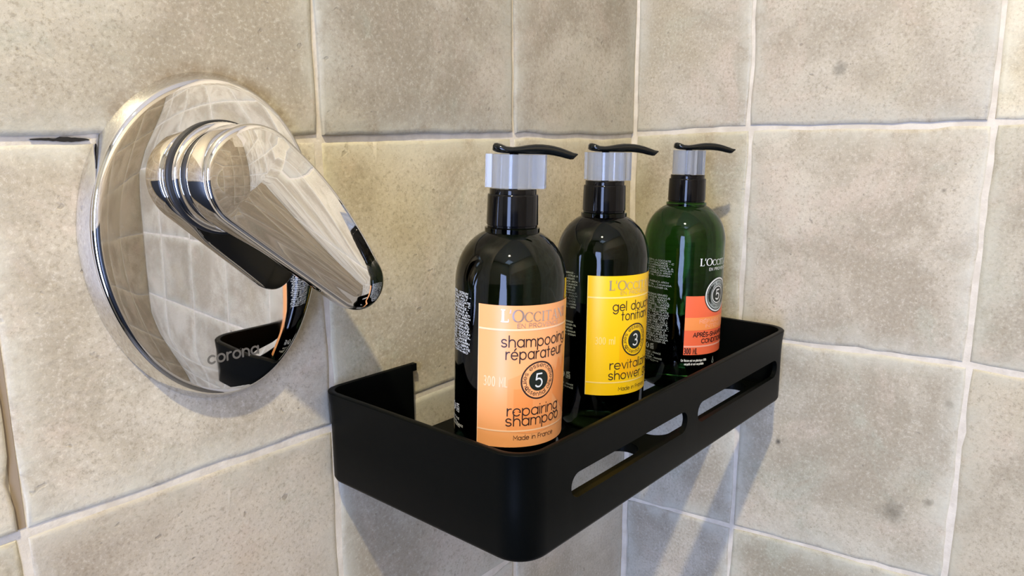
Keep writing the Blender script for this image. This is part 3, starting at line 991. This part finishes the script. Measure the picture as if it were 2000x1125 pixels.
def clip_mesh():
    """C-shaped pump lock: a split sleeve, two radial flaps at the split (at local +x), a tab opposite."""
    z0, z1 = (-.170 - ZB) * T, (-.062 - ZB) * T
    ro, ri = .072, .050
    half = math.radians(13)
    v, f = [], []
    def prism(pts):
        n = len(v); m_ = len(pts); b = .0025 * T * 2
        c = Vector((sum(p[0] for p in pts)/m_, sum(p[1] for p in pts)/m_))
        for z, k in ((z0, .985), (z0 + b, 1), (z1 - b, 1), (z1, .985)):
            for p in pts: v.append(((c.x + (p[0] - c.x)*k) * T, (c.y + (p[1] - c.y)*k) * T, z))
        for q in range(3):
            for i in range(m_):
                j = (i + 1) % m_
                f.append((n+q*m_+i, n+q*m_+j, n+(q+1)*m_+j, n+(q+1)*m_+i))
        f.append(tuple(range(n + m_ - 1, n - 1, -1))); f.append(tuple(range(n + 3*m_, n + 4*m_)))
    angs = [half + (2*PI - 2*half) * i / 48 for i in range(49)]
    # one outline: outer arc with the tab and the flaps, then the inner arc back
    outl = []
    w_ = .011
    y0 = ro * math.sin(half)
    outl += [(.106, y0 - .002), (.106, y0 + w_), (.074, y0 + w_ + .003)]
    for a in angs[3:-3]:
        if abs(a - PI) < math.radians(16): continue
        if a > PI and outl[-1][0] > -.09 and not any(p[0] < -.085 for p in outl):
            t = ro * math.sin(math.radians(14))
            outl += [(-ro*.97, t), (-.091, t*.98), (-.091, -t*.98), (-ro*.97, -t)]
        outl.append((ro*math.cos(a), ro*math.sin(a)))
    outl += [(.074, -y0 - w_ - .003), (.106, -y0 - w_), (.106, -y0 + .002)]
    inn = [(ri*math.cos(a), ri*math.sin(a)) for a in reversed(angs)]
    pts = outl + inn
    n = len(pts)
    for z in (z0, z1):
        for p in pts: v.append((p[0]*T, p[1]*T, z))
    for i in range(n):
        j = (i + 1) % n
        f.append((i, j, n + j, n + i))
    f.append(tuple(range(n - 1, -1, -1))); f.append(tuple(range(n, 2*n)))
    me = mesh_from('pump_clip', v, f)
    bm = bmesh.new(); bm.from_mesh(me)
    bmesh.ops.triangulate(bm, faces=[q for q in bm.faces if len(q.verts) > 4], ngon_method='EAR_CLIP')
    bmesh.ops.recalc_face_normals(bm, faces=bm.faces)
    bm.to_mesh(me); bm.free()
    sharp_by_angle(me, 32)
    return me

BODY_ME = lathe('bottle_body', up(BODY), 128)
sharp_by_angle(BODY_ME, 38)
CAP_ME = lathe('pump_collar', up(CAP), 96); sharp_by_angle(CAP_ME, 38)
STEM_ME = lathe('pump_stem', up([(0, -.175), (.015, -.175), (.015, -.058), (0, -.058)]), 24); sharp_by_angle(STEM_ME, 38)
HEAD_ME, CLIP_ME = head_mesh(), clip_mesh()

def wrap(off):
    def g(u, z, l):
        r = (RB + off + l) * T
        a = u / RB - PI/2
        return Vector((r * math.cos(a), r * math.sin(a), (z - ZB) * T))
    return g

def label_sheet(name, u0, u1, z0, z1, mat, parent, label, off=.0012, top_curve=0.0):
    n = 40; mz = 4
    v, f = [], []
    g = wrap(off)
    for i in range(n + 1):
        for k in range(mz + 1):
            v.append(g(u0 + (u1 - u0)*i/n, z0 + (z1 - z0)*k/mz, 0))
    for i in range(n):
        for k in range(mz):
            a = i*(mz+1) + k
            f.append((a, a + mz + 1, a + mz + 2, a + 1))
    me = mesh_from(name, v, f)
    o = link(name, me, mat, parent, label=label, smooth=True)
    return o

def strip(P, u0, u1, z, wd, mat, lay_=0.0):
    n = 40
    for i in range(n):
        a, b = u0 + (u1-u0)*i/n, u0 + (u1-u0)*(i+1)/n
        P.poly([(a, z - wd/2), (b, z - wd/2), (b, z + wd/2), (a, z + wd/2)], mat, lay_)

def fill_poly(P, fn, u0, u1, mat, n=24, lay_=0.0):
    """area between fn(u) = (z0, z1), split in narrow columns so that it follows the bottle."""
    for i in range(n):
        a, b = u0 + (u1-u0)*i/n, u0 + (u1-u0)*(i+1)/n
        la, ha = fn(a); lb, hb = fn(b)
        P.poly([(a, la), (b, lb), (b, hb), (a, ha)], mat, lay_)

ING = ['AQUA/WATER - SODIUM', 'LAURETH SULFATE -', 'COCO-BETAINE - POLY', 'GLYCERYL-4 COCOATE', 'SODIUM CHLORIDE - C', 'PARFUM/FRAGRANCE -', 'GLYCERIN - CITRUS A',
       'LAVANDULA ANGUSTI', 'OIL - ANGELICA ARCH', 'ROOT OIL - CANANGA', 'ODORATA FLOWER OIL', 'PELARGONIUM GRAVEO', 'HELIANTHUS ANNUUS', 'CITRIC ACID - SODIUM',
       'BENZOATE - GLYCOL', 'TOCOPHEROL - LIMONE', 'LINALOOL - COUMARIN', 'CITRONELLOL - GERA', 'BENZYL SALICYLATE', 'CITRAL - ALPHA-ISO']
def ingredients(P, u0, u1, z0, z1, n, mat, k0=0, h=.0064, wt=.30):
    for k in range(n):
        t = ING[(k + k0) % len(ING)]
        z = z1 - (z1 - z0) * (k + .8) / n
        P.text(t, u0, z, h / C_, mat, wt, .30, fit=u1 - u0 - random.Random(k).uniform(0, .02), cap=False)

def symbols(P, u, z, s, mat):
    # recycling loop and opened-jar sign
    P.stroke(arc(u, z, s*.8, s, 100, 400, 20), s*.36, mat)
    P.poly([(u + s*.15, z + s*.1), (u + s*1.0, z + s*.25), (u + s*.45, z - s*.5)], mat)
    x = u + s*2.6
    P.stroke(ln((x - s*.75, z + s*.72), (x + s*.75, z + s*.95), (x + s*.80, z + s*1.2), (x - s*.70, z + s*.98), (x - s*.75, z + s*.72)), s*.14, mat)
    P.stroke(ln((x - s*.7, z + s*.45), (x + s*.7, z + s*.45), (x + s*.85, z + s*.1), (x + s*.85, z - s*1.0), (x - s*.85, z - s*1.0), (x - s*.85, z + s*.1), (x - s*.7, z + s*.45)), s*.16, mat)
    P.text('12M', x - s*.55, z - s*.62, s*.45, mat, .26, .3, fit=s*1.1)

GL['2'] = (.8, [arc(.4, C_*.72, .38, C_*.27, 160, -20) + ln((.02, .02), (.82, .02))])

def seal(P, u, z, r, digit, ring_mat, disc_mat, digit_mat, txt_mat):
    P.ring(u, z, r * .955, r * .085, ring_mat, .0004)
    n_top = 'huiles essentielles'; n_bot = 'essential oils'
    sz = r * .155
    rt = r * .70
    w1 = P.width(n_top, sz, .34); P.text(n_top, 0, 0, sz, txt_mat, .20, .34, lay_=.0004, bend=(u, z, rt, PI/2 + w1 / rt / 2 + .18, -1))
    rb = r * .82
    w2 = P.width(n_bot, sz, .40); P.text(n_bot, 0, 0, sz, txt_mat, .20, .40, lay_=.0004, bend=(u, z, rb, -PI/2 - w2 / rb / 2 + .12, 1))
    P.disc(u, z, r * .56, disc_mat, .0005)
    P.text(digit, u - r*.19, z - r*.34, r*.48, digit_mat, .17, .2, lay_=.0008, xs=.92)

def bottle(cx, cy, ang, tilt, head_ang, clip_ang, glass, label, first):
    root = thing('pump_bottle', label, 'bottle', U(cx, cy, ZB), 'pump bottles on the black shelf')
    # lean: about the horizontal axis along the camera's depth direction
    lean = Matrix.Rotation(tilt, 4, Vector((.755, .655, 0)))
    rz = Matrix.Rotation(math.radians(ang + 90), 4, 'Z')
    piv = U(cx, cy, -.55)
    piv.z += (.0015 + abs(tilt) * .165) * T
    root.matrix_world = Matrix.Translation(piv) @ lean @ Matrix.Translation(U(cx, cy, ZB) - U(cx, cy, -.55)) @ rz
    link('bottle_body', BODY_ME.copy(), glass, root)
    link('pump_collar', CAP_ME.copy(), M_CAP, root)
    link('pump_stem', STEM_ME.copy(), M_CAP, root)
    h = link('pump_head', HEAD_ME.copy(), M_HEAD, root); h.rotation_euler.z = math.radians(head_ang - ang - 90)
    c = link('pump_clip', CLIP_ME.copy(), M_CLIP, root, label='translucent locking clip under the pump head'); c.rotation_euler.z = math.radians(clip_ang - ang - 90)
    return root

d2u = lambda deg: math.radians(deg) * RB
# --- nearest bottle: peach label
b1 = bottle(-1.660, -.555, 252, .030, 311, 302, M_GLASS[0], 'dark pump bottle with a peach label, nearest the mixer', True)
lb = label_sheet('label', d2u(-63), d2u(63), -.998, -.5262, M_PEACH, b1, 'peach label')
P = Print()
fill_poly(P, lambda u: (-.955 + .012 * abs(u + .01) / .1, min(-.725 - max(0, -u - .0) * .42, -.725 - max(0, u) * .5)), -.105, .060, M_PEACH_D2)
fill_poly(P, lambda u: (-.900, -.800), -.085, -.020, M_PEACH_D, 12, .0001)
fill_poly(P, lambda u: (-.800 - .10 * (u - .03) / .1, -.735 + .02 * math.sin(u * 150)), .062, .150, M_PEACH_D, 20, .0001)
P.disc(0, -.775, .0655, M_PEACH, .0002)
strip(P, d2u(-63), d2u(63), -.6045, .0060, M_PEACH_L, .0001)
strip(P, d2u(-63), d2u(63), -.9420, .0050, M_PEACH_L, .0001)
for u_ in (-63, 63): P.poly([(d2u(u_) - .0012, -.998), (d2u(u_) + .0012, -.998), (d2u(u_) + .0012, -.5262), (d2u(u_) - .0012, -.5262)], M_PEACH_L, .0001)
for i in range(12):     # fan of leaf veins at the right of the print
    a = -.9 + i * .13
    P.stroke(ln((.075, -.865), (.075 + .075*math.cos(a), -.865 + .085*math.sin(a) + .02)), .0014, M_PEACH_L, .0003, False)
P.text('shampooing', -.127, -.6600, .0245, M_INK, .16, fit=.258, lay_=.0004)
P.text('réparateur', -.112, -.7010, .0245, M_INK, .16, fit=.222, lay_=.0004)
P.text('repairing', -.104, -.8900, .0245, M_INK, .16, fit=.196, lay_=.0004)
P.text('shampoo', -.108, -.9240, .0245, M_INK, .16, fit=.208, lay_=.0004)
P.text('Made in France', -.082, -.9725, .0105, M_INK, .16, fit=.150, lay_=.0004)
P.text('300 ML', -.183, -.7920, .0225, M_PEACH_L, .13, .26, fit=.076, lay_=.0004)
seal(P, 0, -.775, .0640, '5', M_INK, M_INKB, M_WHITE, M_INK)
P.text('EN PROVENCE', -.078, -.5975, .0095, M_SILVER_P, .17, .42, fit=.156, lay_=.0004)
P.build('lettering', wrap(.0018), lb)
P = Print(); P.serif("L'OCCITANE", -.131, -.5790, .0405, M_SILVER_P, .262); P.build('wordmark', wrap(.0022), lb, 'pale silver wordmark')
P = Print()
ingredients(P, d2u(-128), d2u(-73), -.706, -.500, 20, M_WHITE)
symbols(P, d2u(-106), -.905, .0130, M_WHITE)
for k, (a, b_, t) in enumerate([(-118, -92, 'L OCCITANE'), (-118, -94, 'MANOSQUE - '), (-98, -84, 'FRANCE'), (-118, -90, 'MADE IN FRANCE'), (-116, -88, 'BATCH AND DATE')][:4]):
    P.text(t, d2u(a), -.945 - (k if k < 2 else k - 1) * .0125 - (.006 if k == 2 else 0), .0048, M_WHITE, .26, .3, fit=d2u(b_ - a), cap=False)
P.build('back_print', wrap(.0008), b1, 'white small print on the bottle side')

# --- middle bottle: yellow label
b2 = bottle(-1.010, -.487, 261, .013, 310, 268, M_GLASS[1], 'dark pump bottle with a yellow label, in the middle of the shelf', False)
lb = label_sheet('label', d2u(-63.5), d2u(63.5), -1.0085, -.5280, M_YELLOW, b2, 'yellow label')
P = Print()
fill_poly(P, lambda u: (-.930, -.77 + .45 * (u + .075)), -.075, .020, M_YELLOW_D)
P.disc(0, -.789, .068, M_YELLOW, .0002)
strip(P, d2u(-63.5), d2u(63.5), -.6130, .0062, M_YELLOW_L, .0001)
strip(P, d2u(-63.5), d2u(63.5), -.9560, .0050, M_YELLOW_L, .0001)
for u_ in (-63.5, 63.5): P.poly([(d2u(u_) - .0012, -1.0085), (d2u(u_) + .0012, -1.0085), (d2u(u_) + .0012, -.5280), (d2u(u_) - .0012, -.5280)], M_YELLOW_L, .0001)
P.text('gel douche', -.107, -.6650, .0240, M_INK, .16, fit=.232, lay_=.0004)
P.text('tonifiant', -.071, -.7040, .0240, M_INK, .16, fit=.160, lay_=.0004)
P.text('revitalizing', -.112, -.9010, .0240, M_INK, .16, fit=.236, lay_=.0004)
P.text('shower gel', -.116, -.9430, .0240, M_INK, .16, fit=.238, lay_=.0004)
P.text('Made in France', -.074, -.9910, .0105, M_INK, .16, fit=.150, lay_=.0004)
P.text('300 ml', -.172, -.7990, .0200, M_YELLOW_L, .14, .26, fit=.076, lay_=.0004)
seal(P, 0, -.789, .0670, '3', M_INK, M_INKB, M_WHITE, M_INK)
P.text('EN PROVENCE', -.078, -.6020, .0095, M_SILVER_Y, .17, .42, fit=.156, lay_=.0004)
P.build('lettering', wrap(.0018), lb)
P = Print(); P.serif("L'OCCITANE", -.126, -.5840, .0385, M_SILVER_Y, .256); P.build('wordmark', wrap(.0022), lb, 'pale silver wordmark')
P = Print()
ingredients(P, d2u(-112), d2u(-76), -.668, -.520, 13, M_DIM, 5)
ingredients(P, d2u(-112), d2u(-77), -.780, -.715, 5, M_DIM, 9)
symbols(P, d2u(-98), -.945, .0120, M_DIM)
for k, t in enumerate(('MANOSQUE - FRANCE', 'MADE IN FRANCE')):
    P.text(t, d2u(-112), -.985 - k * .0125, .0045, M_DIM, .26, .3, fit=d2u(32), cap=False)
P.build('back_print', wrap(.0008), b2, 'white small print on the bottle side')

# --- far bottle: coral label on clear green
b3 = bottle(-.347, -.503, 266, .013, 305, 236, M_GLASS[2], 'green pump bottle with a coral label, nearest the room corner', False)
lb = label_sheet('label', d2u(-52), d2u(52), -.9885, -.7120, M_CORAL, b3, 'coral label with an orange stripe')
P = Print()
strip(P, d2u(-52), d2u(52), -.8420, .0600, M_ORANGE, .0001)
strip(P, d2u(-52), d2u(52), -.9480, .0075, M_CORAL_L, .0001)
P.text('RÉPARATION', -.100, -.8390, .0118, M_CORAL_L, .20, .34, fit=.200, lay_=.0004)
P.text('INTENSE', -.068, -.8610, .0105, M_CORAL_L, .18, .34, fit=.130, lay_=.0004)
P.text('APRÈS-SHAMPOOING', -.128, -.9030, .0138, M_INK, .27, .28, fit=.256, lay_=.0004)
P.text('CONDITIONER', -.086, -.9330, .0138, M_INK, .27, .28, fit=.172, lay_=.0004)
P.text('300 ML', -.166, -.9830, .0190, M_INK, .20, .24, fit=.060, lay_=.0004)
P.build('lettering', wrap(.0018), lb)
P = Print()
P.disc(0, -.7120, .0830, M_INKB, .0001)
P.ring(0, -.7120, .0755, .0065, M_WHITE, .0003)
P.ring(0, -.7120, .0560, .0230, M_GREY, .0002)
P.text('huiles essentielles', 0, 0, .0105, M_INKB, .20, .34, lay_=.0005, bend=(0, -.7120, .0515, PI - .12, -1))
P.text('essential oils', 0, 0, .0105, M_INKB, .20, .40, lay_=.0005, bend=(0, -.7120, .0605, PI + .42, 1))
P.ring(0, -.7120, .0385, .0045, M_WHITE, .0003)
P.text('5', -.0135, -.7340, .0315, M_WHITE, .20, .2, lay_=.0005)
P.build('seal_print', wrap(.0022), lb, 'black and white round seal')
P = Print()
P.serif("L'OCCITANE", -.114, -.5735, .0340, M_WHITE, .232)
P.text('EN PROVENCE', -.064, -.5965, .0090, M_WHITE, .19, .42, fit=.132)
P.text('Ce flacon est en plastique 100% ', -.178, -1.0200, .0072, M_WHITE, .24, .22, fit=.128, cap=False)
P.text('recyclé et est recyclable.', -.162, -1.0370, .0072, M_WHITE, .24, .22, fit=.096, cap=False)
P.stroke(arc(-.006, -1.030, .0062, .0078, 60, -240, 14) + ln((-.006, -1.008), (-.003, -1.023)), .0030, M_DIM)
P.build('front_print', wrap(.0008), b3, 'white print on the green plastic')
P = Print()
ingredients(P, d2u(-122), d2u(-70), -.632, -.552, 7, M_GREY, 3, .0072, .24)
ingredients(P, d2u(-122), d2u(-72), -.690, -.650, 3, M_GREY, 8, .0072, .24)
ingredients(P, d2u(-122), d2u(-73), -.945, -.712, 20, M_GREY, 11, .0078, .26)
symbols(P, d2u(-109), -.968, .0115, M_GREY)
for k, t in enumerate(('MANOSQUE - FRANCE', 'MADE IN', 'CONDITIONER - FRANCE', 'BATCH')):
    P.text(t, d2u(-122), -1.000 - k * .0125, .0050, M_DIM, .26, .3, fit=d2u((38, 26, 40, 34)[k]), cap=False)
P.build('back_print', wrap(.0008), b3, 'white small print on the bottle side')
